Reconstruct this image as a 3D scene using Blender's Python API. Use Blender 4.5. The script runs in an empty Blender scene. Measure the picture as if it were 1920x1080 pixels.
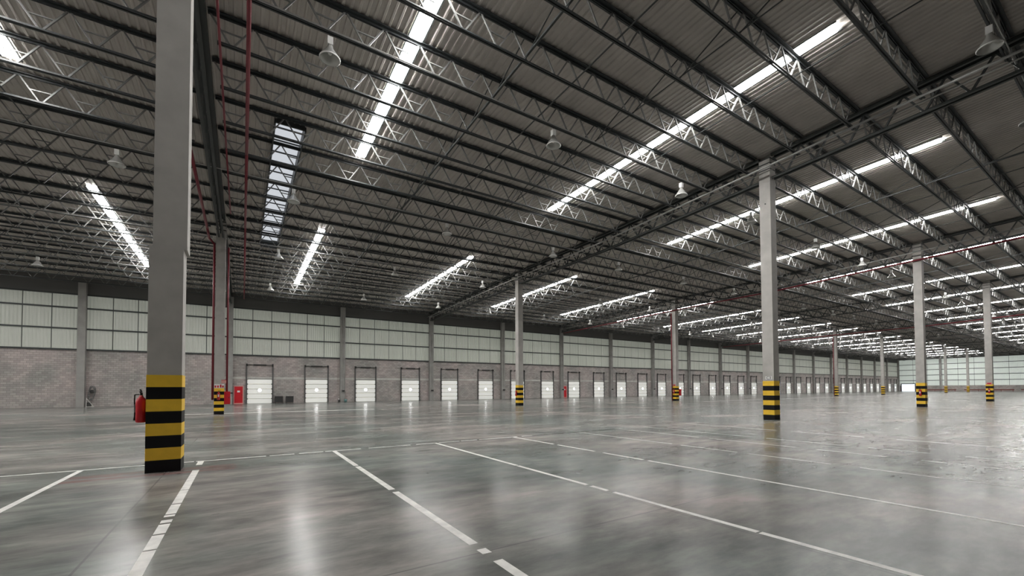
import bpy, math, random
from mathutils import Matrix, Vector
random.seed(4)
scene = bpy.context.scene
COL = scene.collection

# ------------------------------------------------------------------ camera
F_PX, PITCH, YAW, ROLL, HCAM = 790.43, 0.0252, 0.5689, 0.0040, 1.6115
cam_data = bpy.data.cameras.new('camera')
cam_data.sensor_width = 36.0
cam_data.lens = F_PX / 1920 * 36.0
cam_data.shift_y = (708.9 - 540) / 1920
cam_data.clip_start, cam_data.clip_end = 0.05, 1000
cam = bpy.data.objects.new('camera', cam_data)
COL.objects.link(cam)
right = Vector((math.cos(YAW), -math.sin(YAW), 0))
fwd0 = Vector((math.sin(YAW), math.cos(YAW), 0))
fwd = fwd0 * math.cos(PITCH) + Vector((0, 0, 1)) * math.sin(PITCH)
up = right.cross(fwd)
r2 = right * math.cos(ROLL) - up * math.sin(ROLL)
u2 = right * math.sin(ROLL) + up * math.cos(ROLL)
cam.matrix_world = Matrix(((r2.x, u2.x, -fwd.x, 0), (r2.y, u2.y, -fwd.y, 0),
                           (r2.z, u2.z, -fwd.z, HCAM), (0, 0, 0, 1)))
scene.camera = cam

# ------------------------------------------------------------------ world, light, exposure
world = bpy.data.worlds.new('overcast_sky')
scene.world = world
world.use_nodes = True
world.node_tree.nodes['Background'].inputs['Color'].default_value = (0.75, 0.82, 0.9, 1)
world.node_tree.nodes['Background'].inputs['Strength'].default_value = 0.6
STRIP_L = 70.0        # daylight through the roof strips
PANE_L = 0.62         # sky seen through the roof window
SHEET_L = 0.11       # daylight through the corrugated translucent wall sheets
END_L = 0.30          # same, the brighter end wall
PORT_L = 14.0          # portholes of the dock doors
scene.view_settings.view_transform = 'Standard'
scene.view_settings.look = 'None'
scene.view_settings.exposure = 0.0
scene.view_settings.gamma = 1.0
scene.view_settings.use_curve_mapping = False
scene.cycles.max_bounces = 7
scene.cycles.diffuse_bounces = 4
scene.cycles.glossy_bounces = 3
scene.cycles.sample_clamp_indirect = 3.0
scene.cycles.use_adaptive_sampling = False
scene.cycles.use_denoising = True
scene.cycles.denoising_input_passes = 'RGB_ALBEDO_NORMAL'
scene.cycles.denoising_prefilter = 'ACCURATE'
scene.cycles.blur_glossy = 0.3

# ------------------------------------------------------------------ materials
def nt(name):
    m = bpy.data.materials.new(name)
    m.use_nodes = True
    t = m.node_tree
    return m, t, t.nodes['Principled BSDF']

def rgb(c): return (c[0], c[1], c[2], 1)

def plain(name, c, rough=0.6, metal=0.0, var=0.0, scale=3.0, bump=0.0, emit=0.0, ecol=None, spec=0.5):
    m, t, b = nt(name)
    b.inputs['Roughness'].default_value = rough
    b.inputs['Metallic'].default_value = metal
    b.inputs['Specular IOR Level'].default_value = spec
    b.inputs['Base Color'].default_value = rgb(c)
    if var or bump:
        g = t.nodes.new('ShaderNodeNewGeometry')
        n = t.nodes.new('ShaderNodeTexNoise'); n.inputs['Scale'].default_value = scale
        n.inputs['Detail'].default_value = 5
        t.links.new(g.outputs['Position'], n.inputs['Vector'])
        r = t.nodes.new('ShaderNodeMapRange')
        r.inputs['From Min'].default_value = 0.3; r.inputs['From Max'].default_value = 0.7
        r.inputs['To Min'].default_value = 1 - var; r.inputs['To Max'].default_value = 1 + var
        t.links.new(n.outputs['Fac'], r.inputs['Value'])
        mx = t.nodes.new('ShaderNodeVectorMath'); mx.operation = 'SCALE'
        mx.inputs[0].default_value = c
        t.links.new(r.outputs[0], mx.inputs['Scale'])
        t.links.new(mx.outputs[0], b.inputs['Base Color'])
        if bump:
            bp = t.nodes.new('ShaderNodeBump'); bp.inputs['Strength'].default_value = bump
            bp.inputs['Distance'].default_value = 0.02
            t.links.new(n.outputs['Fac'], bp.inputs['Height'])
            t.links.new(bp.outputs[0], b.inputs['Normal'])
    if emit:
        b.inputs['Emission Color'].default_value = rgb(ecol or c)
        b.inputs['Emission Strength'].default_value = emit
    return m

def wavebump(m, axis, pitch, strength=0.5, dist=0.03):
    """corrugation relief as bump along an axis"""
    t = m.node_tree; b = t.nodes['Principled BSDF']
    g = t.nodes.new('ShaderNodeNewGeometry'); s = t.nodes.new('ShaderNodeSeparateXYZ')
    t.links.new(g.outputs['Position'], s.inputs[0])
    a = t.nodes.new('ShaderNodeMath'); a.operation = 'MULTIPLY'; a.inputs[1].default_value = 2 * math.pi / pitch
    t.links.new(s.outputs[axis], a.inputs[0])
    si = t.nodes.new('ShaderNodeMath'); si.operation = 'SINE'; t.links.new(a.outputs[0], si.inputs[0])
    bp = t.nodes.new('ShaderNodeBump'); bp.inputs['Strength'].default_value = strength
    bp.inputs['Distance'].default_value = dist
    t.links.new(si.outputs[0], bp.inputs['Height']); t.links.new(bp.outputs[0], b.inputs['Normal'])
    return m

M = {}
M['concrete'] = plain('precast_concrete', (0.46, 0.445, 0.42), 0.8, var=0.10, scale=2.2, bump=0.15)
M['pilaster'] = plain('pilaster_concrete', (0.30, 0.295, 0.28), 0.85, var=0.12, scale=1.5)
M['yellow'] = plain('yellow_paint', (0.90, 0.57, 0.04), 0.45, var=0.06, scale=5)
M['black'] = plain('black_paint', (0.006, 0.006, 0.007), 0.5, spec=0.2)
M['deck'] = plain('steel_roof_deck', (0.50, 0.465, 0.43), 0.6, metal=0.0, var=0.12, scale=0.8)
M['chord'] = plain('dark_steel_chord', (0.032, 0.037, 0.039), 0.45)
M['web'] = plain('galvanised_web', (0.17, 0.17, 0.165), 0.45)
M['girder'] = plain('girder_steel', (0.036, 0.041, 0.040), 0.5)
M['pipe'] = plain('galvanised_pipe', (0.42, 0.42, 0.41), 0.35, metal=0.6)
M['redpipe'] = plain('red_sprinkler_pipe', (0.17, 0.012, 0.022), 0.5)
M['red'] = plain('red_enamel', (0.55, 0.012, 0.022), 0.35)
M['pink'] = plain('faded_red_frame', (0.62, 0.33, 0.30), 0.6)
M['white'] = plain('white_enamel', (0.80, 0.80, 0.78), 0.5)
M['doorwhite'] = plain('white_door_panel_glow', (0.88, 0.88, 0.84), 0.4, emit=0.22, ecol=(0.93, 0.95, 0.88))  # faint self-glow brightens the door panels, which are no light source
M['dark'] = plain('dark_metal', (0.045, 0.045, 0.045), 0.5, metal=0.3)
M['track'] = plain('door_track', (0.10, 0.10, 0.10), 0.5, metal=0.3)
M['lintel'] = plain('pale_concrete_band', (0.50, 0.50, 0.47), 0.85, var=0.12, scale=2)
M['fascia'] = plain('dark_fascia', (0.10, 0.10, 0.095), 0.7)
M['girt'] = plain('wall_girt', (0.035, 0.04, 0.04), 0.5)
M['line'] = plain('white_floor_paint', (0.68, 0.67, 0.64), 0.45, var=0.20, scale=6)
M['oldline'] = plain('worn_floor_paint', (0.46, 0.45, 0.43), 0.45, var=0.25, scale=5)
M['strip'] = plain('daylight_strip', (0.8, 0.8, 0.8), 0.4, emit=STRIP_L, ecol=(1.0, 0.985, 0.96))
M['pane'] = plain('roof_window_pane', (0.25, 0.27, 0.3), 0.3, emit=PANE_L, ecol=(0.90, 0.94, 1.0))
M['port'] = plain('bright_porthole', (0.9, 0.9, 0.9), 0.2, emit=PORT_L, ecol=(1, 1, 1))
M['sheet'] = wavebump(plain('translucent_wall_sheet', (0.42, 0.43, 0.39), 0.5, emit=SHEET_L, ecol=(0.93, 1.0, 0.85)), 0, 0.25, 0.9)
M['endsheet'] = wavebump(plain('translucent_end_sheet', (0.50, 0.53, 0.50), 0.5, emit=END_L, ecol=(0.90, 1.0, 0.92)), 1, 0.25, 0.5)
M['opening'] = plain('daylight_in_doorway', (0.8, 0.85, 0.9), 0.5, emit=1.0, ecol=(0.85, 0.92, 1.0))
M['glassy'] = plain('lamp_reflector', (0.62, 0.62, 0.60), 0.22, metal=0.55)
M['ballast'] = plain('lamp_housing', (0.70, 0.70, 0.68), 0.4)
M['bulb'] = plain('unlit_bulb', (0.85, 0.85, 0.82), 0.2)
M['teal'] = plain('teal_plastic', (0.10, 0.22, 0.22), 0.5)
M['rust'] = plain('dark_red_rail', (0.16, 0.035, 0.03), 0.6)
M['hose'] = plain('grey_hose', (0.16, 0.16, 0.155), 0.7)
M['orange'] = plain('orange_label', (0.75, 0.22, 0.05), 0.5)

for weak in ('sheet', 'endsheet', 'doorwhite', 'pane', 'port', 'opening'):
    M[weak].cycles.emission_sampling = 'NONE'

def block_material():
    m, t, b = nt('grey_block_masonry')
    g = t.nodes.new('ShaderNodeNewGeometry'); s = t.nodes.new('ShaderNodeSeparateXYZ')
    c = t.nodes.new('ShaderNodeCombineXYZ')
    ad = t.nodes.new('ShaderNodeMath'); ad.operation = 'ADD'
    t.links.new(g.outputs['Position'], s.inputs[0])
    t.links.new(s.outputs[0], ad.inputs[0]); t.links.new(s.outputs[1], ad.inputs[1])
    t.links.new(ad.outputs[0], c.inputs[0]); t.links.new(s.outputs[2], c.inputs[1])
    k = t.nodes.new('ShaderNodeTexBrick')
    k.inputs['Scale'].default_value = 1.0
    k.inputs['Brick Width'].default_value = 0.40; k.inputs['Row Height'].default_value = 0.20
    k.inputs['Mortar Size'].default_value = 0.016
    k.inputs['Mortar Smooth'].default_value = 0.3
    k.inputs['Color1'].default_value = (0.34, 0.32, 0.31, 1)
    k.inputs['Color2'].default_value = (0.47, 0.445, 0.43, 1)
    k.inputs['Mortar'].default_value = (0.27, 0.26, 0.25, 1)
    t.links.new(c.outputs[0], k.inputs['Vector'])
    n = t.nodes.new('ShaderNodeTexNoise'); n.inputs['Scale'].default_value = 0.5; n.inputs['Detail'].default_value = 6
    t.links.new(g.outputs['Position'], n.inputs['Vector'])
    r = t.nodes.new('ShaderNodeValToRGB')
    r.color_ramp.elements[0].position = 0.35; r.color_ramp.elements[0].color = (0.80, 0.82, 0.80, 1)
    r.color_ramp.elements[1].position = 0.65; r.color_ramp.elements[1].color = (1.12, 1.04, 1.03, 1)
    t.links.new(n.outputs['Fac'], r.inputs[0])
    mx = t.nodes.new('ShaderNodeMix'); mx.data_type = 'RGBA'; mx.blend_type = 'MULTIPLY'; mx.inputs[0].default_value = 1
    t.links.new(k.outputs['Color'], mx.inputs[6]); t.links.new(r.outputs[0], mx.inputs[7])
    t.links.new(mx.outputs[2], b.inputs['Base Color'])
    bp = t.nodes.new('ShaderNodeBump'); bp.inputs['Strength'].default_value = 0.5; bp.inputs['Distance'].default_value = 0.02
    bp.invert = True
    t.links.new(k.outputs['Fac'], bp.inputs['Height']); t.links.new(bp.outputs[0], b.inputs['Normal'])
    b.inputs['Roughness'].default_value = 0.9
    return m
M['block'] = block_material()

def floor_material():
    m, t, b = nt('polished_concrete_floor')
    L = t.links.new
    g = t.nodes.new('ShaderNodeNewGeometry')
    def noise(scale, detail=6, rough=0.6, sx=1, sy=1, rot=0.0, dist=0.0):
        mp = t.nodes.new('ShaderNodeMapping'); mp.inputs['Scale'].default_value = (sx, sy, 1)
        mp.inputs['Rotation'].default_value = (0, 0, rot)
        L(g.outputs['Position'], mp.inputs[0])
        n = t.nodes.new('ShaderNodeTexNoise'); n.inputs['Scale'].default_value = scale
        n.inputs['Detail'].default_value = detail; n.inputs['Roughness'].default_value = rough
        n.inputs['Distortion'].default_value = dist
        L(mp.outputs[0], n.inputs['Vector'])
        return n.outputs['Fac']
    def ramp(src, p0, c0, p1, c1):
        r = t.nodes.new('ShaderNodeValToRGB')
        r.color_ramp.elements[0].position = p0; r.color_ramp.elements[0].color = rgb(c0)
        r.color_ramp.elements[1].position = p1; r.color_ramp.elements[1].color = rgb(c1)
        r.color_ramp.interpolation = 'EASE'
        L(src, r.inputs[0]); return r.outputs[0]
    def mix(f, a, c, mode='MIX'):
        x = t.nodes.new('ShaderNodeMix'); x.data_type = 'RGBA'; x.blend_type = mode
        if isinstance(f, float): x.inputs[0].default_value = f
        else: L(f, x.inputs[0])
        for i, v in ((6, a), (7, c)):
            if isinstance(v, tuple): x.inputs[i].default_value = rgb(v)
            else: L(v, x.inputs[i])
        return x.outputs[2]
    big = noise(0.20, 4, 0.55, dist=0.15)
    base = ramp(big, 0.36, (0.132, 0.149, 0.142), 0.64, (0.232, 0.212, 0.203))
    streak = noise(0.42, 5, 0.52, sx=0.6, sy=1.7, rot=0.45, dist=0.2)
    base = mix(1.0, base, ramp(streak, 0.30, (0.60, 0.63, 0.63), 0.70, (1.38, 1.35, 1.33)), 'MULTIPLY')
    fine = noise(3.2, 8, 0.70, sx=.7, sy=2.4, rot=.4)
    base = mix(1.0, base, ramp(fine, 0.2, (0.80, 0.81, 0.81), 0.8, (1.20, 1.19, 1.18)), 'MULTIPLY')
    mot = noise(1.5, 6, 0.6, sx=.8, sy=1.5, rot=-.3)
    base = mix(1.0, base, ramp(mot, 0.34, (0.80, 0.81, 0.81), 0.66, (1.18, 1.17, 1.16)), 'MULTIPLY')
    # dark rubber specks
    sp = noise(2.6, 3, 0.5, sx=1, sy=1.8)
    base = mix(ramp(sp, 0.70, (0, 0, 0), 0.76, (0.55, 0.55, 0.55)), base, (0.11, 0.11, 0.11))
    # slab joints every 6 m in both directions
    s = t.nodes.new('ShaderNodeSeparateXYZ'); L(g.outputs['Position'], s.inputs[0])
    def math2(op, a, v):
        x = t.nodes.new('ShaderNodeMath'); x.operation = op
        L(a, x.inputs[0])
        if isinstance(v, (int, float)): x.inputs[1].default_value = v
        else: L(v, x.inputs[1])
        return x.outputs[0]
    def joint(o, off, per):
        x = math2('ADD', o, off); x = math2('PINGPONG', x, per / 2)
        return math2('LESS_THAN', x, 0.012)
    j = math2('MAXIMUM', joint(s.outputs[0], 1.25 + 240, 6.0), joint(s.outputs[1], -0.1 + 240, 5.8))
    base = mix(math2('MULTIPLY', j, 0.55), base, (0.09, 0.09, 0.09))
    # faded red paint either side of the near column
    def box(lo, hi, o, soft):
        a = t.nodes.new('ShaderNodeMapRange'); a.interpolation_type = 'SMOOTHSTEP'
        a.inputs['From Min'].default_value = lo - soft; a.inputs['From Max'].default_value = lo + soft; L(o, a.inputs[0])
        c = t.nodes.new('ShaderNodeMapRange'); c.interpolation_type = 'SMOOTHSTEP'
        c.inputs['From Min'].default_value = hi - soft; c.inputs['From Max'].default_value = hi + soft
        c.inputs['To Min'].default_value = 1; c.inputs['To Max'].default_value = 0; L(o, c.inputs[0])
        return math2('MULTIPLY', a.outputs[0], c.outputs[0])
    stain = math2('MULTIPLY', box(-2.75, -0.1, s.outputs[0], 0.06), box(10.35, 11.05, s.outputs[1], 0.10))
    stain = math2('MULTIPLY', stain, ramp(noise(1.8, 6, 0.7, sx=0.6, sy=2), 0.38, (0.1, 0.1, 0.1), 0.6, (0.75, 0.75, 0.75)))
    base = mix(stain, base, (0.20, 0.10, 0.095))
    L(base, b.inputs['Base Color'])
    rr = t.nodes.new('ShaderNodeMapRange')
    rr.inputs['From Min'].default_value = 0.2; rr.inputs['From Max'].default_value = 0.8
    rr.inputs['To Min'].default_value = 0.185; rr.inputs['To Max'].default_value = 0.262
    L(noise(0.5, 3, 0.5, sx=0.7, sy=1.6, rot=.45), rr.inputs[0]); L(rr.outputs[0], b.inputs['Roughness'])
    b.inputs['Specular IOR Level'].default_value = 0.24
    b.inputs['IOR'].default_value = 1.29
    return m
M['floor'] = floor_material()

# ------------------------------------------------------------------ mesh helpers
class MB:
    def __init__(s): s.v = []; s.f = []
    def box(s, x0, x1, y0, y1, z0, z1):
        n = len(s.v)
        s.v += [(x0, y0, z0), (x1, y0, z0), (x1, y1, z0), (x0, y1, z0), (x0, y0, z1), (x1, y0, z1), (x1, y1, z1), (x0, y1, z1)]
        s.f += [tuple(n + i for i in q) for q in ((0, 3, 2, 1), (4, 5, 6, 7), (0, 1, 5, 4), (1, 2, 6, 5), (2, 3, 7, 6), (3, 0, 4, 7))]
        return s
    def bar(s, p, q, w, h=None, side=None):
        h = h or w
        p, q = Vector(p), Vector(q); d = (q - p).normalized()
        ref = Vector(side) if side else (Vector((0, 0, 1)) if abs(d.z) < 0.9 else Vector((0, 1, 0)))
        a = d.cross(ref).normalized(); c = a.cross(d).normalized()
        n = len(s.v)
        for e in (p, q):
            for i, j in ((-1, -1), (1, -1), (1, 1), (-1, 1)):
                s.v.append(tuple(e + a * (i * w / 2) + c * (j * h / 2)))
        s.f += [tuple(n + i for i in f) for f in ((0, 1, 2, 3), (7, 6, 5, 4), (4, 5, 1, 0), (5, 6, 2, 1), (6, 7, 3, 2), (7, 4, 0, 3))]
        return s
    def tube(s, p, q, r0, r1=None, n=10, caps=True):
        r1 = r0 if r1 is None else r1
        p, q = Vector(p), Vector(q); d = (q - p).normalized()
        ref = Vector((0, 0, 1)) if abs(d.z) < 0.9 else Vector((1, 0, 0))
        a = d.cross(ref).normalized(); c = a.cross(d)
        b0 = len(s.v)
        for e, r in ((p, r0), (q, r1)):
            for i in range(n):
                t = 2 * math.pi * i / n
                s.v.append(tuple(e + a * (r * math.cos(t)) + c * (r * math.sin(t))))
        for i in range(n):
            k = (i + 1) % n
            s.f.append((b0 + i, b0 + n + i, b0 + n + k, b0 + k))
        if caps:
            s.f.append(tuple(b0 + i for i in range(n))); s.f.append(tuple(b0 + n + i for i in reversed(range(n))))
        return s
    def lathe(s, prof, n=20, cx=0, cy=0):
        b0 = len(s.v)
        for r, z in prof:
            for i in range(n):
                t = 2 * math.pi * i / n
                s.v.append((cx + r * math.cos(t), cy + r * math.sin(t), z))
        for j in range(len(prof) - 1):
            for i in range(n):
                k = (i + 1) % n
                s.f.append((b0 + j * n + i, b0 + j * n + k, b0 + (j + 1) * n + k, b0 + (j + 1) * n + i))
        return s
    def path(s, pts, r, n=6):
        for a, c in zip(pts[:-1], pts[1:]): s.tube(a, c, r, n=n)
        return s
    def mesh(s, name, mat, smooth=False):
        me = bpy.data.meshes.new(name)
        me.from_pydata(s.v, [], s.f)
        me.materials.append(mat)
        if smooth:
            me.polygons.foreach_set('use_smooth', [True] * len(me.polygons))
        me.update()
        return me

def put(name, me, parent=None, loc=None, label=None, cat=None, group=None, kind=None):
    o = bpy.data.objects.new(name, me)
    COL.objects.link(o)
    if parent: o.parent = parent
    if loc: o.location = loc
    if label: o['label'] = label
    if cat: o['category'] = cat
    if group: o['group'] = group
    if kind: o['kind'] = kind
    return o

def ordinal(n):
    words = ['', 'first', 'second', 'third', 'fourth', 'fifth', 'sixth', 'seventh', 'eighth', 'ninth', 'tenth', 'eleventh', 'twelfth',
             'thirteenth', 'fourteenth', 'fifteenth', 'sixteenth', 'seventeenth', 'eighteenth', 'nineteenth', 'twentieth']
    if n < len(words): return words[n]
    suf = 'th' if 10 <= n % 100 <= 20 else {1: 'st', 2: 'nd', 3: 'rd'}.get(n % 10, 'th')
    return '%d%s' % (n, suf)

# ------------------------------------------------------------------ layout
A0, BAY = -1.30, 24.0                 # first column line, column spacing along the dock wall
ROW1, ROW2, WALL = 10.99, 34.17, 57.37
END, LEFT, FRONT = 216.2, -61.3, -18.0
PROF = [(-18.0, 14.10), (-12.2, 14.30), (5.7, 13.75), (22.0, 13.20), (32.0, 13.15), (50.0, 12.82), (57.4, 12.68)]
def zt(b):
    for (b0, z0), (b1, z1) in zip(PROF[:-1], PROF[1:]):
        if b <= b1: return z0 + (z1 - z0) * (b - b0) / (b1 - b0)
    return PROF[-1][1]
def slope(b): return (zt(b + 0.3) - zt(b - 0.3)) / 0.6
DEPTH = 0.95
JB = [11.45 + 2.17 * j for j in range(-5, 21)]

# ------------------------------------------------------------------ floor, ceiling, walls
put('floor', MB().box(LEFT, END + 0.3, FRONT, WALL + 0.3, -0.3, 0).mesh('floor', M['floor']), kind='structure',
    label='polished grey concrete warehouse floor with streaks and stains')

HOLE = (1.10, 2.22, 20.45, 38.6)
def deck_mesh():
    mb = MB(); P = 0.24; d = 0.045
    prof = [(0.0, 0), (0.06, 0), (0.09, d), (0.21, d), (0.24, 0)]
    def region(a0, a1, bs):
        n = max(1, round((a1 - a0) / P)); p = (a1 - a0) / n
        xs = []
        for i in range(n):
            for u, h in prof[:-1]: xs.append((a0 + (i + u / 0.24) * p, h))
        xs.append((a1, 0))
        base = len(mb.v); W = len(xs)
        for b in bs:
            z = zt(b)
            mb.v += [(x, b, z + h) for x, h in xs]
        for r in range(len(bs) - 1):
            for i in range(W - 1):
                k = base + r * W + i
                mb.f.append((k, k + W, k + W + 1, k + 1))
    full = [b for b, _ in PROF]
    region(LEFT, HOLE[0], full); region(HOLE[1], END, full)
    region(HOLE[0], HOLE[1], [-18.0, -12.2, 5.7, HOLE[2]])
    region(HOLE[0], HOLE[1], [HOLE[3], 50.0, 57.4])
    return mb.mesh('ceiling', M['deck'])
put('ceiling', deck_mesh(), kind='structure', label='ribbed grey metal roof deck above the steel joists')
# weather skin above the ribbed deck keeps the sky out of the seams
mb = MB()
for (a0, a1, bs) in ((LEFT - .3, HOLE[0] - .05, [b for b, _ in PROF]), (HOLE[1] + .05, END + .3, [b for b, _ in PROF]),
                     (HOLE[0] - .05, HOLE[1] + .05, [-18.0, -12.2, 5.7, HOLE[2] - .05]), (HOLE[0] - .05, HOLE[1] + .05, [HOLE[3] + .05, 50.0, 57.4])):
    n = len(mb.v)
    for b in bs: mb.v += [(a0, b, zt(b) + .12), (a1, b, zt(b) + .12)]
    for i in range(len(bs) - 1): mb.f.append((n + 2 * i, n + 2 * i + 1, n + 2 * i + 3, n + 2 * i + 2))
put('outer_roof_skin', mb.mesh('outer_roof_skin', M['deck']), parent=bpy.data.objects['ceiling'])

wall = put('wall_back', MB().box(LEFT, END + .3, WALL, WALL + .3, 0, 5.63).mesh('wall_back', M['block']), kind='structure',
           label='long dock wall of grey blocks with translucent sheets above')
put('fascia', MB().box(LEFT, END, WALL - .05, WALL + .2, 10.98, 12.9).mesh('fascia', M['fascia']), parent=wall)
put('concrete_band', MB().box(LEFT + 59, END, WALL - .02, WALL + .02, 2.84, 3.10).mesh('concrete_band', M['lintel']), parent=wall)
WB0, WBAY = -1.23, 12.0
gm = MB().box(0, 11.5, -.12, .0, -.07, .07).mesh('girt', M['girt'])
sheets = {}
tiers = ((5.65, 7.55), (7.69, 9.58), (9.72, 10.97))
for ti, (z0, z1) in enumerate(tiers):
    w = 11.5 / 6
    sheets[ti] = MB().box(.035, w - .035, 0, .05, 0, z1 - z0).mesh('sheet_panel', M['sheet'])
pm = MB().box(-.29, .29, -.50, 0, 0, 12.1).mesh('pilaster', M['pilaster'])
dpm = MB().tube((0, -.56, 1.5), (0, -.56, 11.0), .075, n=8).box(-.13, .13, -.66, -.5, 1.38, 1.55).mesh('downpipe', M['pilaster'])
jbx = MB().box(-.15, .15, -.68, -.5, 1.32, 1.52).mesh('pipe_collar', M['dark'])
far = MB()
for k in range(-3, 19):
    a = WB0 + WBAY * k
    if a > LEFT: put('pilaster', pm, wall, (a, WALL, 0))
    if 1 <= k <= 9:
        put('downpipe', dpm, wall, (a + .05, WALL, 0)); put('pipe_collar', jbx, wall, (a + .05, WALL, 0))
    if k < 18 and a > LEFT:
        for z in (5.60, 7.62, 9.65, 10.98): put('girt', gm, wall, (a + .25, WALL - .01, z))
        for ti, (z0, z1) in enumerate(tiers):
            for i in range(6):
                if k < 9: put('sheet_panel', sheets[ti], wall, (a + .25 + i * 11.5 / 6, WALL, z0))
                else: far.box(a + .25 + i * 11.5 / 6 + .035, a + .25 + (i + 1) * 11.5 / 6 - .035, WALL, WALL + .05, z0, z1)
put('sheet_panel', far.mesh('sheet_panel', M['sheet']), wall, kind='stuff')
put('sheet_backing', MB().box(LEFT, END, WALL + .06, WALL + .2, 5.6, 11.0).mesh('sheet_backing', M['girt']), wall)

# end wall on the right, far away
ew = put('wall_right', MB().box(END, END + .3, FRONT, 52.6, 0, 2.1).box(END, END + .3, 56.7, WALL, 0, 2.1).mesh('wall_right', M['block']),
         kind='structure', label='distant end wall of pale translucent sheets over low blocks')
es = MB().box(0, .05, .04, 3.96, .06, 1.94).mesh('sheet_panel', M['endsheet'])
eg = MB().box(-.12, 0, 0, 4.0, -.09, .09).mesh('girt', M['girt'])
for i in range(23):
    b = WALL - .2 - 4.0 * (i + 1)
    if b < FRONT: break
    for j in range(5):
        z = 2.1 + 2.0 * j
        put('sheet_panel', es, ew, (END, b, z)); put('girt', eg, ew, (END, b, z + 2.0 if j == 4 else z + 2.0))
put('fascia', MB().box(END - .05, END + .3, FRONT, WALL, 12.0, 14.2).mesh('fascia', M['fascia']), ew)
put('sheet_backing', MB().box(END + .06, END + .3, FRONT, WALL, 2.1, 12.0).mesh('sheet_backing', M['girt']), ew)
epm = MB().box(-.5, 0, -.3, .3, 0, 12.3).mesh('pilaster', M['pilaster'])
for b in (45.6, 34.2, 22.6, 11.0, -.6, -12.2): put('pilaster', epm, ew, (END, b, 0))
dr = put('door_1', MB().box(END - .02, END + .02, 52.75, 56.55, 0, 2.75).mesh('door_1', M['opening']), kind='structure',
         label='open roller doorway letting in daylight at the far corner')
put('door_frame', MB().box(END - .14, END + .3, 52.5, 52.75, 0, 3.0).box(END - .14, END + .3, 56.55, 56.8, 0, 3.0)
    .box(END - .14, END + .3, 52.5, 56.8, 2.75, 3.0).mesh('door_frame', M['girt']), dr)
put('wall_left', MB().box(LEFT - .3, LEFT, FRONT, WALL, 0, 14.5).mesh('wall_left', M['block']), kind='structure', label='block wall closing the hall on the left, out of view')
put('wall_front', MB().box(LEFT, END, FRONT - .3, FRONT, 0, 14.5).mesh('wall_front', M['block']), kind='structure', label='block wall behind the viewer')

# ------------------------------------------------------------------ roof daylight strips
strip_a = [A0 + 6 + 12 * k for k in range(-5, 18)]
STRIP_W = 0.46
segs = [None, (5.7, 21.55, 'between the front joists'), (32.6, 49.9, 'nearer the dock wall')]
for k, a in enumerate(strip_a):
    for si, sg in enumerate(segs):
        if sg is None: continue
        b0, b1, where = sg
        ac = a + (0.12 if si == 1 and abs(a - 4.7) < .1 else 0.40 if si == 1 and abs(a + 7.3) < .1 else 0)
        root = put('skylight_strip', None, None, (ac, b0, 0),
                   label='glowing white roof strip %s, %s from the left' % (where, ordinal(k + 1)), cat='skylight',
                   group='glowing roof skylight strips')
        cuts = [b0] + [b for b in JB if b0 + .4 < b < b1 - .4] + [b1] if si else [b0, b0 + 5.8, b0 + 11.6, b1]
        for c0, c1 in zip(cuts[:-1], cuts[1:]):
            mb = MB(); g = .13; w = STRIP_W / 2
            z0, z1 = zt(c0 + g) - .01, zt(c1 - g) - .01
            y0, y1 = c0 + g - b0, c1 - g - b0
            v = [(-w, y0, z0), (w, y0, z0), (w, y1, z1), (-w, y1, z1)]
            lw = [(-w * .8, y0, z0 - .06), (w * .8, y0, z0 - .06), (w * .8, y1, z1 - .06), (-w * .8, y1, z1 - .06)]
            mb.v = v + lw
            mb.f = [(0, 1, 2, 3), (4, 7, 6, 5), (0, 4, 5, 1), (1, 5, 6, 2), (2, 6, 7, 3), (3, 7, 4, 0)]
            put('skylight_panel', mb.mesh('skylight_panel', M['strip']), root)
        mb = MB()
        n = 0
        for s in (-1, 1):
            x0, x1 = s * STRIP_W / 2, s * (STRIP_W / 2 + .04)
            pts = [b0] + [b for b, _ in PROF if b0 < b < b1] + [b1]
            for p0, p1 in zip(pts[:-1], pts[1:]):
                mb.bar(((x0 + x1) / 2, p0 - b0, zt(p0) - .01), ((x0 + x1) / 2, p1 - b0, zt(p1) - .01), .04, .05)
        put('edge_trim', mb.mesh('edge_trim', M['chord']), root)

# roof window with clear panes
rw = put('window_1', MB().box(HOLE[0] - .06, HOLE[0], HOLE[2], HOLE[3], 13.02, 13.75).box(HOLE[1], HOLE[1] + .06, HOLE[2], HOLE[3], 13.02, 13.75)
         .box(HOLE[0], HOLE[1], HOLE[2] - .06, HOLE[2], 13.05, 13.75).box(HOLE[0], HOLE[1], HOLE[3], HOLE[3] + .06, 12.95, 13.75)
         .mesh('window_1', M['girt']), kind='structure', label='long narrow roof window with grey sky behind its panes')
nb = 16
for i in range(nb):
    y0 = HOLE[2] + (HOLE[3] - HOLE[2]) * i / nb; y1 = HOLE[2] + (HOLE[3] - HOLE[2]) * (i + 1) / nb
    put('pane', MB().box(HOLE[0], HOLE[1], y0 + .03, y1 - .03, 13.55, 13.58).mesh('pane', M['pane']), rw)
    if i: put('glazing_bar', MB().box(HOLE[0], HOLE[1], y0 - .035, y0 + .035, 13.50, 13.60).mesh('glazing_bar', M['chord']), rw)

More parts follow.
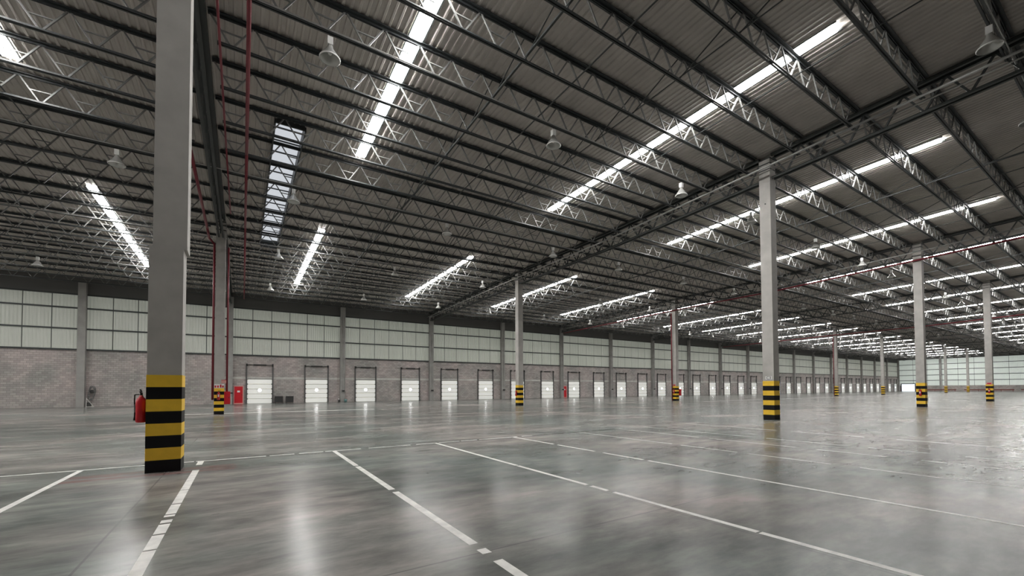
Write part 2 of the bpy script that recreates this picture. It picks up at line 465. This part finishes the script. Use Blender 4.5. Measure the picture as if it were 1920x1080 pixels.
# ------------------------------------------------------------------ roof joists
TOP = -0.03                                           # top chord just below the deck
def joist_meshes():
    L0, L1 = .28, BAY - .28
    tc = MB().box(L0, L1, -.105, -.012, -.075, 0).box(L0, L1, .012, .105, -.075, 0).box(L0, L1, -.05, .05, -.02, -.0)
    tc = MB().box(L0, L1, -.13, -.015, -.03, 0).box(L0, L1, .015, .13, -.03, 0).box(L0, L1, -.03, -.015, -.10, -.02).box(L0, L1, .015, .03, -.10, -.02)
    zb = -DEPTH
    bc = MB().box(L0 + .25, L1 - .25, -.075, -.015, zb, zb + .015).box(L0 + .25, L1 - .25, .015, .075, zb, zb + .015) \
        .box(L0 + .25, L1 - .25, -.03, -.015, zb, zb + .08).box(L0 + .25, L1 - .25, .015, .03, zb, zb + .08)
    down = MB().bar((0, 0, -.06), (.54, 0, zb + .05), .046, .046, side=(0, 1, 0))
    upm = MB().bar((.0, 0, zb + .05), (.54, 0, -.06), .046, .046, side=(0, 1, 0))
    st = MB().bar((.30, 0, -.5), (.90, 0, -.5), .038, .038, side=(0, 1, 0))
    return (tc.mesh('top_chord', M['chord']), bc.mesh('bottom_chord', M['chord']), down.mesh('web_diagonal', M['web']),
            upm.mesh('web_diagonal', M['web']), st.mesh('web_strut', M['web']))
TC, BC, DN, UP, ST = joist_meshes()
NP = 19
def has_strut(i): return i < 7 or i > 12
allweb = MB()
for i in range(NP):
    x = .33 + 1.2 * i
    allweb.bar((x, 0, -.06), (x + .54, 0, -DEPTH + .05), .046, .046, side=(0, 1, 0))
    allweb.bar((x + .62, 0, -DEPTH + .05), (x + 1.16, 0, -.06), .046, .046, side=(0, 1, 0))
    if has_strut(i): allweb.bar((x + .30, 0, -.5), (x + .88, 0, -.5), .038, .038, side=(0, 1, 0))
allweb = allweb.mesh('web_members', M['web'])
bays = list(range(-1, 9))
def bayname(k):
    return 'in roof bay left of nearest column' if k < 0 else 'in %s roof bay right of nearest column' % ordinal(k + 1)
for k in bays:
    a0 = A0 + BAY * k
    for j, b in enumerate(JB):
        z = zt(b) + TOP
        root = put('roof_joist', None, None, (a0, b, z),
                   label='dark lattice joist, %s from dock wall, %s' % (ordinal(len(JB) - j), bayname(k)),
                   cat='joist', group='steel lattice roof joists')
        put('top_chord', TC, root); put('bottom_chord', BC, root)
        near = (k in (-1, 0) and b < 40) or (k == 1 and b < 32)
        if near:
            for i in range(NP):
                x = .33 + 1.2 * i
                if k == -1 and x < 12: continue
                put('web_diagonal', DN, root, (x, 0, 0)); put('web_diagonal', UP, root, (x + .62, 0, 0))
                if has_strut(i): put('web_strut', ST, root, (x, 0, 0))
            if k == -1:
                mb = MB()
                for i in range(10):
                    x = .33 + 1.2 * i
                    mb.bar((x, 0, -.06), (x + .54, 0, -DEPTH + .05), .046, .046, side=(0, 1, 0))
                    mb.bar((x + .62, 0, -DEPTH + .05), (x + 1.16, 0, -.06), .046, .046, side=(0, 1, 0))
                if 'web_half' not in bpy.data.meshes:
                    me = mb.mesh('web_half', M['web'])
                w = put('web_members', bpy.data.meshes['web_half'], root); w['kind'] = 'stuff'
        else:
            w = put('web_members', allweb, root); w['kind'] = 'stuff'

# bridging rods between the joists, running towards the dock wall
for k in (-1, 0, 1, 2):
    a0 = A0 + BAY * k
    for off, w, lvl in ((9.2, .07, -.80), (11.3, .035, -.84), (14.45, .03, -.84), (18.0, .03, -.84)):
        mb = MB()
        pts = [.6] + [b for b, _ in PROF if .6 < b < 56] + [56.5]
        for p0, p1 in zip(pts[:-1], pts[1:]):
            mb.bar((0, p0, zt(p0) + lvl), (0, p1, zt(p1) + lvl), w, w)
        if k < 0 and off < 12: continue
        rod = put('bridging_rod', mb.mesh('bridging_rod', M['girder']), None, (a0 + off, 0, 0),
            label='steel rod tying joists together, %s of four, %s' % (ordinal((9.2, 11.3, 14.45, 18.0).index(off) + 1), bayname(k)), cat='rod',
            group='joist bridging rods')
        if off == 9.2 or off == 14.45:
            mb = MB()
            for b0, b1 in zip(JB[:-1], JB[1:]):
                if b0 > 34: break
                mb.bar((0, b0, zt(b0) - .1), (0, b1, zt(b1) - DEPTH + .08), .03)
            put('cross_brace', mb.mesh('cross_brace', M['girder']), rod)

# ------------------------------------------------------------------ girders on the column lines
def girder(k, b0, b1, tag):
    a = A0 + BAY * k
    root = put('roof_girder', None, None, (a, b0, 0), label='deep lattice girder %s, over %s' % (tag, colline(k)), cat='girder', group='girders on the column lines')
    dz = 1.30
    L = b1 - b0; n = 18
    P = [b0 + L * i / n for i in range(n + 1)]
    tc, bc = MB(), MB()
    seg = [b0] + [b for b, _ in PROF if b0 < b < b1] + [b1]
    for p0, p1 in zip(seg[:-1], seg[1:]):
        for s in (-.17, .17):
            tc.bar((s, p0 - b0, zt(p0) - .14), (s, p1 - b0, zt(p1) - .14), .12, .13)
            bc.bar((s * .7, p0 - b0, zt(p0) - dz), (s * .7, p1 - b0, zt(p1) - dz), .10, .10)
        tc.bar((0, p0 - b0, zt(p0) - .08), (0, p1 - b0, zt(p1) - .08), .46, .02)
    put('top_chord', tc.mesh('top_chord', M['girder']), root); put('bottom_chord', bc.mesh('bottom_chord', M['girder']), root)
    near = k in (0, 1)
    mb = MB()
    for i in range(n):
        p0, p1 = P[i], P[i + 1]; pm_ = (p0 + p1) / 2
        for q in (((0, p0 - b0, zt(p0) - .2), (0, pm_ - b0, zt(pm_) - dz + .03)), ((0, pm_ - b0, zt(pm_) - dz + .03), (0, p1 - b0, zt(p1) - .2))):
            if near: put('web_diagonal', MB().bar(q[0], q[1], .07, .07).mesh('web_diagonal', M['girder']), root)
            else: mb.bar(q[0], q[1], .07, .07)
    if not near: put('web_members', mb.mesh('web_members', M['girder']), root, kind='stuff')
def colline(k):
    return 'the nearest column line' if k == 0 else 'the %s column line rightward' % ordinal(k)
for k in range(-1, 9):
    if k == -1:
        tags = ()
    tags = ((-12.0, ROW1 - .3, 'above and behind the viewer'), (ROW1 + .3, ROW2 - .3, 'in the middle'), (ROW2 + .3, WALL - .1, 'next to the dock wall'))
    for b0, b1, tg in tags:
        if k == -1: continue
        girder(k, b0, b1, tg)

# ------------------------------------------------------------------ striped columns
def column(k, row, band_h, label, step=False, sign=None):
    a = A0 + BAY * k; b = (ROW1, ROW2)[row]
    root = put('concrete_column', None, None, (a, b, 0), label=label, cat='column', group='columns with yellow and black stripes')
    top = zt(b) - .30
    w, d = .27, .265
    if step:
        put('shaft', MB().box(-w, w, -d, d, 0, 4.46).mesh('shaft', M['concrete']), root)
        put('upper_shaft', MB().box(-w + .055, w + .055, -d, d, 4.46, top).mesh('upper_shaft', M['concrete']), root)
    else:
        put('shaft', MB().box(-w, w, -d, d, 0, top).mesh('shaft', M['concrete']), root)
    n = 8; h = band_h / n; e = .006
    for i in range(n):
        mb = MB()
        mb.box(-w - e, w + e, -d - e, -d, i * h, (i + 1) * h).box(-w - e, w + e, d, d + e, i * h, (i + 1) * h)
        mb.box(-w - e, -w, -d, d, i * h, (i + 1) * h).box(w, w + e, -d, d, i * h, (i + 1) * h)
        s = put('stripe_band', mb.mesh('stripe_band', M['black' if i % 2 == 0 else 'yellow']), root)
    put('bearing_plate', MB().box(-w - .008, w + .008, -d - .008, d + .008, top, top + .06).mesh('bearing_plate', M['girder']), root)
    for zz in (top - .55, top - .25):
        put('strap', MB().box(-w - .012, w + .012, -d - .012, d + .012, zz, zz + .05).mesh('strap', M['girder']), root)
    return root
c = column(0, 0, 1.91, 'huge grey concrete column nearest the viewer, yellow and black striped foot', step=True)
c1 = column(1, 0, 1.95, 'grey striped column with a small C3 plate above its stripes')
column(2, 0, 1.95, 'striped column with fire extinguisher, right of the C3 column in the front row')
column(3, 0, 1.93, 'striped column near the right edge with red fire gear')
column(0, 1, 1.72, 'striped column between two red pipes, left of the dock doors')
column(1, 1, 1.95, 'slim striped column in front of the dock doors near picture centre')
column(2, 1, 1.85, 'striped column with red pipes on both sides, right of picture centre')
column(3, 1, 1.85, 'striped column of the far row hidden behind the C3 column')
column(4, 1, 1.85, 'distant striped column with dark red pipe down its side')
for k in range(5, 9):
    column(k, 1, 1.85, 'small distant striped column of the far row, %s from the end wall' % ordinal(9 - k))

# C3 plate
fc = bpy.data.curves.new('plate_text', 'FONT'); fc.body = 'C3'; fc.size = .19; fc.extrude = .003
fc.align_x = 'CENTER'; fc.align_y = 'CENTER'
tmp = bpy.data.objects.new('plate_text', fc); COL.objects.link(tmp)
dg = bpy.context.evaluated_depsgraph_get()
tme = bpy.data.meshes.new_from_object(tmp.evaluated_get(dg)); bpy.data.objects.remove(tmp)
tme.materials.clear(); tme.materials.append(M['black'])
pl = put('number_plate', MB().box(-.006, .006, -.16, .16, -.09, .09).mesh('number_plate', M['white']), None, (A0 + BAY - .282, ROW1 - .03, 2.10),
         label='small white C3 plate above the yellow stripes', cat='sign')
tx = put('lettering', tme, pl, (-.010, 0, 0)); tx.rotation_euler = (math.pi / 2, 0, -math.pi / 2)
put('socket_box', MB().tube((-.03, 0, 0), (0, 0, 0), .03, n=10).mesh('socket_box', M['dark']), None, (A0 + BAY - .27, ROW1 - .02, 11.0),
    label='small dark dot high on the C3 column', cat='socket')

# ------------------------------------------------------------------ fire gear
def extinguisher(loc, label, s=1.0, rot=0):
    root = put('fire_extinguisher', None, None, loc, label=label, cat='fire extinguisher', group='red fire extinguishers')
    root.rotation_euler = (0, 0, rot); root.scale = (s, s, s)
    put('cylinder', MB().lathe([(0.0, 0), (.075, 0), (.083, .02), (.083, .40), (.07, .46), (.035, .50), (.028, .53), (0.0, .53)], 20).mesh('cylinder', M['red'], True), root)
    put('valve', MB().tube((0, 0, .53), (0, 0, .58), .022, n=10).bar((-.02, 0, .575), (.12, 0, .60), .025, .015).bar((-.02, 0, .60), (.11, 0, .645), .025, .012).mesh('valve', M['dark']), root)
    pts = [(0, -.03, .55), (-.03, -.10, .54), (-.06, -.11, .44), (-.05, -.10, .25), (-.03, -.10, .10)]
    put('hose', MB().path(pts, .011).tube(pts[-1], (-.02, -.10, .04), .014, .022).mesh('hose', M['black']), root)
    put('paper_label', MB().box(-.035, .035, -.087, -.082, .20, .36).mesh('paper_label', M['white']), root)
    put('wall_bracket', MB().box(-.02, .02, .07, .092, .28, .34).box(-.05, .05, .08, .09, .30, .33).mesh('wall_bracket', M['dark']), root)
extinguisher((A0 - .27 - .10, ROW1 - .10, .98), 'red fire extinguisher hung on the left side of the nearest striped column', rot=-math.pi / 2)
extinguisher((A0 - .02, ROW2 - .375, .95), 'red fire extinguisher on the column between the two red pipes')
extinguisher((A0 + 2 * BAY - .38, ROW1, .90), 'red fire extinguisher on the front-row column right of the C3 column', rot=-math.pi / 2)
extinguisher((A0 + 3 * BAY - .38, ROW1, .90), 'red fire extinguisher on the striped column by the right edge', rot=-math.pi / 2)
extinguisher((A0 + 1 * BAY - .38, ROW2, .92), 'dark red fire extinguisher on the slim column near picture centre', rot=-math.pi / 2)
extinguisher((A0 + 2 * BAY - .38, ROW2, .92), 'red fire extinguisher on the column with red pipes on both sides', rot=-math.pi / 2)
def cabinet(a, b, z0, label):
    root = put('hose_cabinet', None, None, (a, b, z0), label=label, cat='cabinet', group='red fire hose cabinets')
    put('body', MB().box(-.17, .17, -.25, .25, 0, .84).mesh('body', M['red']), root)
    put('cabinet_door', MB().box(-.15, .15, -.265, -.25, .03, .81).mesh('cabinet_door', M['red']), root)
    put('handle', MB().box(.09, .12, -.285, -.265, .38, .50).mesh('handle', M['dark']), root)
    put('bracket', MB().box(.17, .30, -.05, .05, .68, .78).mesh('bracket', M['dark']), root)
cabinet(A0 + .27 + .18, ROW2, .66, 'red hose cabinet on the right side of the column between the red pipes')
cabinet(A0 + 2 * BAY + .27 + .18, ROW2 - .14, .66, 'red hose cabinet on the distant column with red pipes both sides')
# small fire signs on the piped column
sg = put('fire_sign', MB().box(-.27, .27, -.005, .005, 0, .26).mesh('fire_sign', M['white']), None, (A0, ROW2 - .285, 1.73),
         label='white and red fire notice above the stripes of the piped column', cat='sign')
for x in (-.20, -.06, .09, .21):
    put('red_mark', MB().box(x - .045, x + .045, -.009, -.005, .03, .17 if x != .09 else .23).mesh('red_mark', M['red']), sg)
sg = put('arrow_sign', MB().box(-.14, .14, -.005, .005, 0, .22).mesh('arrow_sign', M['pink']), None, (A0 + .25, ROW2 - .285, 2.05),
         label='small reddish square sign above the fire notice', cat='sign')
put('sign_border', MB().box(-.14, .14, -.008, -.005, .19, .22).mesh('sign_border', M['red']), sg)
for k, row, nm in ((3, 0, 'by the right edge'), (2, 1, 'with red pipes on both sides')):
    b = (ROW1, ROW2)[row]
    sg = put('fire_sign', MB().box(-.005, .005, -.22, .22, 0, .24).mesh('fire_sign', M['pink']), None, (A0 + BAY * k - .285, b, 1.86),
             label='reddish fire notice on the striped column %s' % nm, cat='sign')
    put('red_mark', MB().box(-.009, -.005, -.15, .15, .05, .18).mesh('red_mark', M['red']), sg)

def pipe(name, pts, r, mat, label, cat='pipe', n=10, extra=None):
    o = put(name, MB().path(pts, r, n).mesh(name, M[mat], True), None, None, label=label, cat=cat)
    return o
def along(a, b0, b1, dz):
    bs = [b0] + [b for b, _ in PROF if b0 < b < b1] + [b1]
    return [(a, b, zt(b) + dz) for b in bs]
pipe('sprinkler_pipe', along(-1.95, 12.0, ROW2 - .1, -1.45) + [(A0 - .36, ROW2 - .1, 11.3), (A0 - .36, ROW2 - .1, .95)], .07, 'redpipe',
     'dark red pipe along the girder, then down the left side of the piped column')
pipe('hydrant_pipe', [(A0 + .42, ROW2 + .05, 1.5), (A0 + .42, ROW2 + .05, 11.2), (A0 + .42, ROW2 + 1.5, 11.5)], .06, 'redpipe',
     'dark red pipe rising from the red hose cabinet beside the piped column')
o = pipe('sprinkler_main', along(.05, .8, 55, -1.08), .06, 'redpipe', 'long dark red sprinkler main under the roof right of the nearest column')
for i in range(14):
    b = 3.0 + 3.6 * i
    put('pipe_hanger', MB().bar((.05, b, zt(b) - .96), (.05, b, zt(b) - .1), .02).mesh('pipe_hanger', M['redpipe']), o)
pipe('sprinkler_branch', along(-.70, .8, 30, -1.05), .035, 'redpipe', 'thin dark red pipe beside the long sprinkler main')
pipe('conduit_pipe', along(A0 + BAY - 1.0, .2, 56, -1.06), .05, 'pipe', 'bright galvanised pipe crossing in front of the C3 column top')
pipe('conduit_line', along(A0 + BAY - .62, .2, 56, -1.12), .03, 'pipe', 'thinner grey pipe beside the bright galvanised pipe')
pipe('conduit_pipe', along(A0 + 2 * BAY - 1.0, .2, 56, -1.06), .05, 'pipe', 'grey galvanised pipe along the second girder right of the C3 column')
pipe('sprinkler_main', along(A0 + 2 * BAY - .4, .2, 56, -1.6), .075, 'redpipe', 'brownish red pipe below the girder behind the C3 column')
pipe('sprinkler_main', along(A0 + 4 * BAY - .4, .2, 56, -1.6), .09, 'redpipe', 'distant dark red roof pipe right of the brown one')
for k in (2, 4):
    for s in (-.45, .45):
        pipe('riser_pipe', [(A0 + BAY * k + s, ROW2 + .2, 0), (A0 + BAY * k + s, ROW2 + .2, 11.2)], .07, 'redpipe',
             'dark red riser pipe on the %s side of the %s' % ('left' if s < 0 else 'right', 'striped column right of centre' if k == 2 else 'distant red-piped column'))

# ------------------------------------------------------------------ high-bay lamps
bal = MB().box(-.08, .08, -.08, .08, -.30, -.06).mesh('ballast_box', M['ballast'])
hook = MB().tube((0, 0, -.06), (0, 0, .10), .012, n=6).mesh('hook', M['dark'])
refl = MB().lathe([(.07, -.30), (.085, -.36), (.14, -.46), (.24, -.60), (.29, -.70), (.295, -.73), (.275, -.73), (.225, -.60), (.125, -.46), (.06, -.36)], 24).mesh('reflector', M['glassy'], True)
bulb = MB().lathe([(0.0, -.60), (.05, -.58), (.07, -.52), (.055, -.45), (.03, -.37), (.03, -.33)], 14).mesh('bulb', M['bulb'], True)
ring = MB().lathe([(.29, -.735), (.305, -.725), (.305, -.70), (.29, -.70)], 24).mesh('rim', M['ballast'], True)
rows = [2.77, 13.62, 24.47, 35.32, 46.17]
rn = ['nearest row', 'second row', 'third row', 'fourth row', 'row by dock wall']
for k in range(-1, 5):
    for ci, off in enumerate((3.45, 12.1, 20.6)):
        if k == -1 and ci < 1: continue
        for ri, b in enumerate(rows):
            a = A0 + BAY * k + off
            z = zt(b) + TOP - DEPTH - .08
            root = put('high_bay_lamp', None, None, (a, b, z),
                       label='unlit bell lamp, %s, %s %s' % (rn[ri], ordinal(ci + 1), bayname(k)),
                       cat='lamp', group='unlit high bay lamps')
            put('hook', hook, root); put('ballast_box', bal, root); put('reflector', refl, root); put('bulb', bulb, root); put('rim', ring, root)

for ri, b in enumerate(rows):
    z = zt(b) + TOP - DEPTH + .02
    put('lamp_conduit', MB().tube((A0 - BAY, b - .11, z), (A0 + 5 * BAY, b - .11, z), .022, n=6).mesh('lamp_conduit', M['pipe']), None, None,
        label='thin bright conduit beside the joist carrying the %s of lamps' % rn[ri], cat='conduit', group='lamp conduits')

# ------------------------------------------------------------------ dock doors
DW, DH = 2.46, 2.83
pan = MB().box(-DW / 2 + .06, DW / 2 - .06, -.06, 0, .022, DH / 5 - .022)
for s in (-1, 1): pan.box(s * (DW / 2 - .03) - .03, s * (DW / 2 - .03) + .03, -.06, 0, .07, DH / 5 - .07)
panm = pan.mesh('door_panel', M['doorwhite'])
trk = MB().box(-.065, .065, -.16, -.0, 0, 4.62).mesh('lift_track', M['track'])
spr = MB().tube((-DW / 2, -.14, 4.50), (DW / 2, -.14, 4.50), .03, n=8).tube((-.65, -.14, 4.50), (.65, -.14, 4.50), .075, n=10)\
    .mesh('torsion_spring', M['dark'])
drum = MB().tube((-.07, -.14, 0), (.07, -.14, 0), .14, n=12).mesh('cable_drum', M['dark'])
prt = MB().tube((0, -.075, 0), (0, -.062, 0), .17, n=20).mesh('porthole', M['port'])
prr = MB()
for i in range(20):
    t0, t1 = 2 * math.pi * i / 20, 2 * math.pi * (i + 1) / 20
    prr.bar((.19 * math.cos(t0), -.07, .19 * math.sin(t0)), (.19 * math.cos(t1), -.07, .19 * math.sin(t1)), .03)
prr = prr.mesh('porthole_rim', M['white'])
rol = MB().box(-.05, .05, -.10, -.02, -.05, .05).mesh('roller_hinge', M['dark'])
blk = MB().box(-.10, .10, -.06, .02, 0, DH + .04).mesh('side_seal', M['dark'])
n = 2
for k in range(0, 18):
    for off in (2.93, 8.93 + .07):
        a = WB0 + 12 * k + off
        if a > END - 2: continue
        num = n - 1
        root = put('door_%d' % n, None, None, (a, WALL, 0), kind='structure', group='white dock doors',
                   label='white sectional dock door with round porthole, %s right of the red door' % ordinal(num))
        n += 1
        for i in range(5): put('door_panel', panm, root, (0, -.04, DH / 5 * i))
        for s in (-1, 1):
            put('lift_track', trk, root, (s * (DW / 2 + .09), 0, 0)); put('cable_drum', drum, root, (s * (DW / 2 + .06), 0, 4.50))
            if k < 5:
                for i in range(1, 5): put('roller_hinge', rol, root, (s * (DW / 2 - .0), -.03, DH / 5 * i))
        put('torsion_spring', spr, root)
        put('porthole', prt, root, (0, -.04, 1.55)); put('porthole_rim', prr, root, (0, -.04, 1.55))
        put('door_head', MB().box(-DW / 2, DW / 2, -.07, 0, DH, DH + .05).mesh('door_head', M['track']), root)

# red service doors in the dock wall
for a, lab in ((-.37, 'red steel door with white notice left of the first dock door'), (47.55, 'red steel door between dock doors right of picture centre')):
    root = put('service_door', None, None, (a, WALL, 0), label=lab, cat='door')
    put('door_leaf', MB().box(-.40, .40, -.12, -.05, .10, 1.98).mesh('door_leaf', M['red']), root)
    put('door_frame', MB().box(-.49, -.40, -.14, -.01, 0, 2.08).box(.40, .49, -.14, -.01, 0, 2.08).box(-.49, .49, -.14, -.01, 1.98, 2.10).box(-.49, .49, -.16, -.01, 0, .10).mesh('door_frame', M['pink']), root)
    put('notice', MB().box(-.12, .14, -.125, -.12, 1.32, 1.52).mesh('notice', M['white']), root)
    put('handle', MB().box(.28, .32, -.16, -.12, .95, 1.10).mesh('handle', M['dark']), root)

# things along the foot of the dock wall
for x0, x1, nm in ((3.22, 4.08, 'left'), (4.38, 5.20, 'right')):
    o = put('dark_panel', MB().box(x0, x1, WALL - .42, WALL - .36, .12, .78).mesh('dark_panel', M['dark']), None, None,
            label='black board against the wall between the first two dock doors, %s of the pair' % nm, cat='board')
    put('leg', MB().box(x0 + .05, x0 + .1, WALL - .44, WALL - .34, 0, .3).mesh('leg', M['dark']), o)
    put('leg', MB().box(x1 - .1, x1 - .05, WALL - .44, WALL - .34, 0, .3).mesh('leg', M['dark']), o)
    put('shelf', MB().box(x0, x1, WALL - .5, WALL - .30, .78, .83).mesh('shelf', M['dark']), o)
o = put('barrier_post', MB().tube((4.22, WALL - .55, 0), (4.22, WALL - .55, .80), .035, n=10).mesh('barrier_post', M['pilaster']), None, None,
        label='pale post on a flat foot between two black boards', cat='post')
put('foot', MB().lathe([(0, .0), (.11, .0), (.11, .03), (.05, .06), (0, .06)], 18, 4.22, WALL - .55).mesh('foot', M['pilaster']), o)
o = put('bucket', MB().lathe([(0, 0), (.15, 0), (.20, .36), (.19, .36), (.14, .03), (0, .03)], 16, 11.05, WALL - .85).mesh('bucket', M['teal'], True), None, None,
        label='teal bucket at the foot of the wall pillar between second and third dock door', cat='bucket')
put('handle', MB().path([(10.86, WALL - .85, .35), (10.95, WALL - .85, .46), (11.05, WALL - .85, .49), (11.15, WALL - .85, .46), (11.24, WALL - .85, .35)], .008).mesh('handle', M['dark']), o)
o = put('floor_box', MB().box(10.22, 10.46, WALL - .7, WALL - .4, 0, .30).mesh('floor_box', M['dark']), None, None,
        label='small black box on the floor left of the teal bucket', cat='box')
put('cap', MB().tube((10.28, WALL - .55, .30), (10.28, WALL - .55, .48), .05, n=8).mesh('cap', M['white']), o)
mb = MB()
pts = []
for i in range(60):
    t = 2 * math.pi * i / 20; r = .42 + .05 * math.sin(i * .7)
    pts.append((-12.45 + .06 * math.sin(i * .3) + r * .55 * math.cos(t), WALL - .2 - .004 * i, 1.35 + r * 1.6 * math.sin(t)))
o = put('hose_loop', mb.path(pts, .035, 6).mesh('hose_loop', M['hose'], True), None, None, label='grey hose hanging in loops right of the far left wall pillar', cat='hose')
put('hose_reel', MB().tube((-12.45, WALL - .3, 1.5), (-12.45, WALL - .02, 1.5), .17, n=16).mesh('hose_reel', M['dark']), o)
o = put('angle_rack', MB().bar((-12.78, WALL - .6, .85), (-12.22, WALL - .6, .02), .05).bar((-12.78, WALL - .6, .025), (-12.22, WALL - .6, .025), .05)
    .bar((-12.76, WALL - .6, .0), (-12.76, WALL - .6, .87), .04).mesh('angle_rack', M['lintel']), None, None, label='pale triangular metal bracket on the floor beside the hose', cat='bracket')
put('back_plate', MB().box(-12.76, -12.4, WALL - .57, WALL - .55, 0, .45).mesh('back_plate', M['dark']), o)

# dark red rails along the foot of the end wall
for i, (b0, b1) in enumerate(((41.5, 49.8), (28.0, 39.5), (14.0, 26.6), (1.0, 12.0))):
    o = put('guard_rail', MB().box(-.06, .06, 0, b1 - b0, .45, .75).mesh('guard_rail', M['rust']), None, (END - 1.2, b0, 0),
            label='dark red guard rail at the end wall, %s from the far corner' % ordinal(i + 1), cat='guard rail', group='guard rails at the end wall')
    y = .3
    while y < b1 - b0:
        put('post', MB().box(-.05, .05, y - .05, y + .05, 0, .8).mesh('post', M['rust']), o); y += 2.6

# ------------------------------------------------------------------ floor markings
def fline(pieces, w, mat, label, along_b=True, fixed=0.0):
    mb = MB()
    for p0, p1 in pieces:
        if along_b: mb.box(fixed - w / 2, fixed + w / 2, p0, p1, 0, .002)
        else: mb.box(p0, p1, fixed - w / 2, fixed + w / 2, 0, .002)
    put('floor_line', mb.mesh('floor_line', M[mat]), None, None, label=label, cat='floor marking', group='painted floor lines')
def wear(p0, p1, gaps):
    out = []; cur = p0
    for g, gw in gaps:
        if g > cur: out.append((cur, g)); cur = g + gw
    out.append((cur, p1)); return out
fline([(-6, 11.85)], .09, 'line', 'white floor line left of the nearest column', fixed=-2.72)
fline(wear(-6, 11.85, [(5.55, .04), (6.1, .05), (6.55, .07), (6.75, .16), (7.0, .05), (7.6, .05), (8.6, .04), (10.6, .7)]), .11, 'line',
      'broken white floor line running from the nearest column toward the viewer', fixed=-.77)
fline(wear(-6, 11.9, [(2.95, .05), (3.45, .2), (3.78, .16), (6.6, .18), (9.2, .1)]), .10, 'line', 'white floor line just right of the nearest column, scuffed near the front', fixed=2.04)
fline(wear(-6, 11.9, [(2.5, .03), (4.7, .12), (5.2, .10), (7.4, .05)]), .085, 'line', 'long white floor line crossing to the bottom edge right of centre', fixed=4.87)
fline(wear(-6, 11.9, [(6.3, .15), (7.7, .3), (9.5, .2)]), .075, 'line', 'long thin white floor line reaching the right edge', fixed=7.62)
fline(wear(-6, 11.9, [(3.4, .5), (5.6, .3), (7.5, .3)]), .06, 'oldline', 'worn white floor line, sixth from the nearest column', fixed=10.45)
fline(wear(-6, 11.9, [(3.0, .6), (5.0, .5), (8, .4)]), .06, 'oldline', 'worn white floor line, seventh from the nearest column', fixed=12.6)
fline(wear(-6, 11.9, [(2.6, .6), (4.4, .5), (7, .4)]), .06, 'oldline', 'worn white floor line, eighth from the nearest column', fixed=14.1)
fline(wear(-6, 11.9, [(4.6, .8), (7.5, .6)]), .06, 'oldline', 'faint white floor line before the C3 column, ninth from the nearest column', fixed=17.0)
fline([(-6, 30.0)], .10, 'oldline', 'white floor line from the far column row to the front row, right of the C3 column', fixed=46.2)
gaps = [(-.9, .04)]
x = .5
while x < 13: gaps.append((x, random.uniform(.03, .22))); x += random.uniform(.5, 1.6)
fline(wear(-9, 8.4, [(-6, .1)] + gaps), .07, 'line', 'broken white cross line joining the ends of the floor lines', along_b=False, fixed=11.88)
fline([(-3.2, 9.0)], .40, 'line', 'wide white band on the floor at the foot of the piped column', along_b=False, fixed=34.9)  # broad flat white band across the foot of the far column
fline([(46.2, 120.0)], .22, 'oldline', 'pale line along the far column row right of the centre', along_b=False, fixed=30.0)
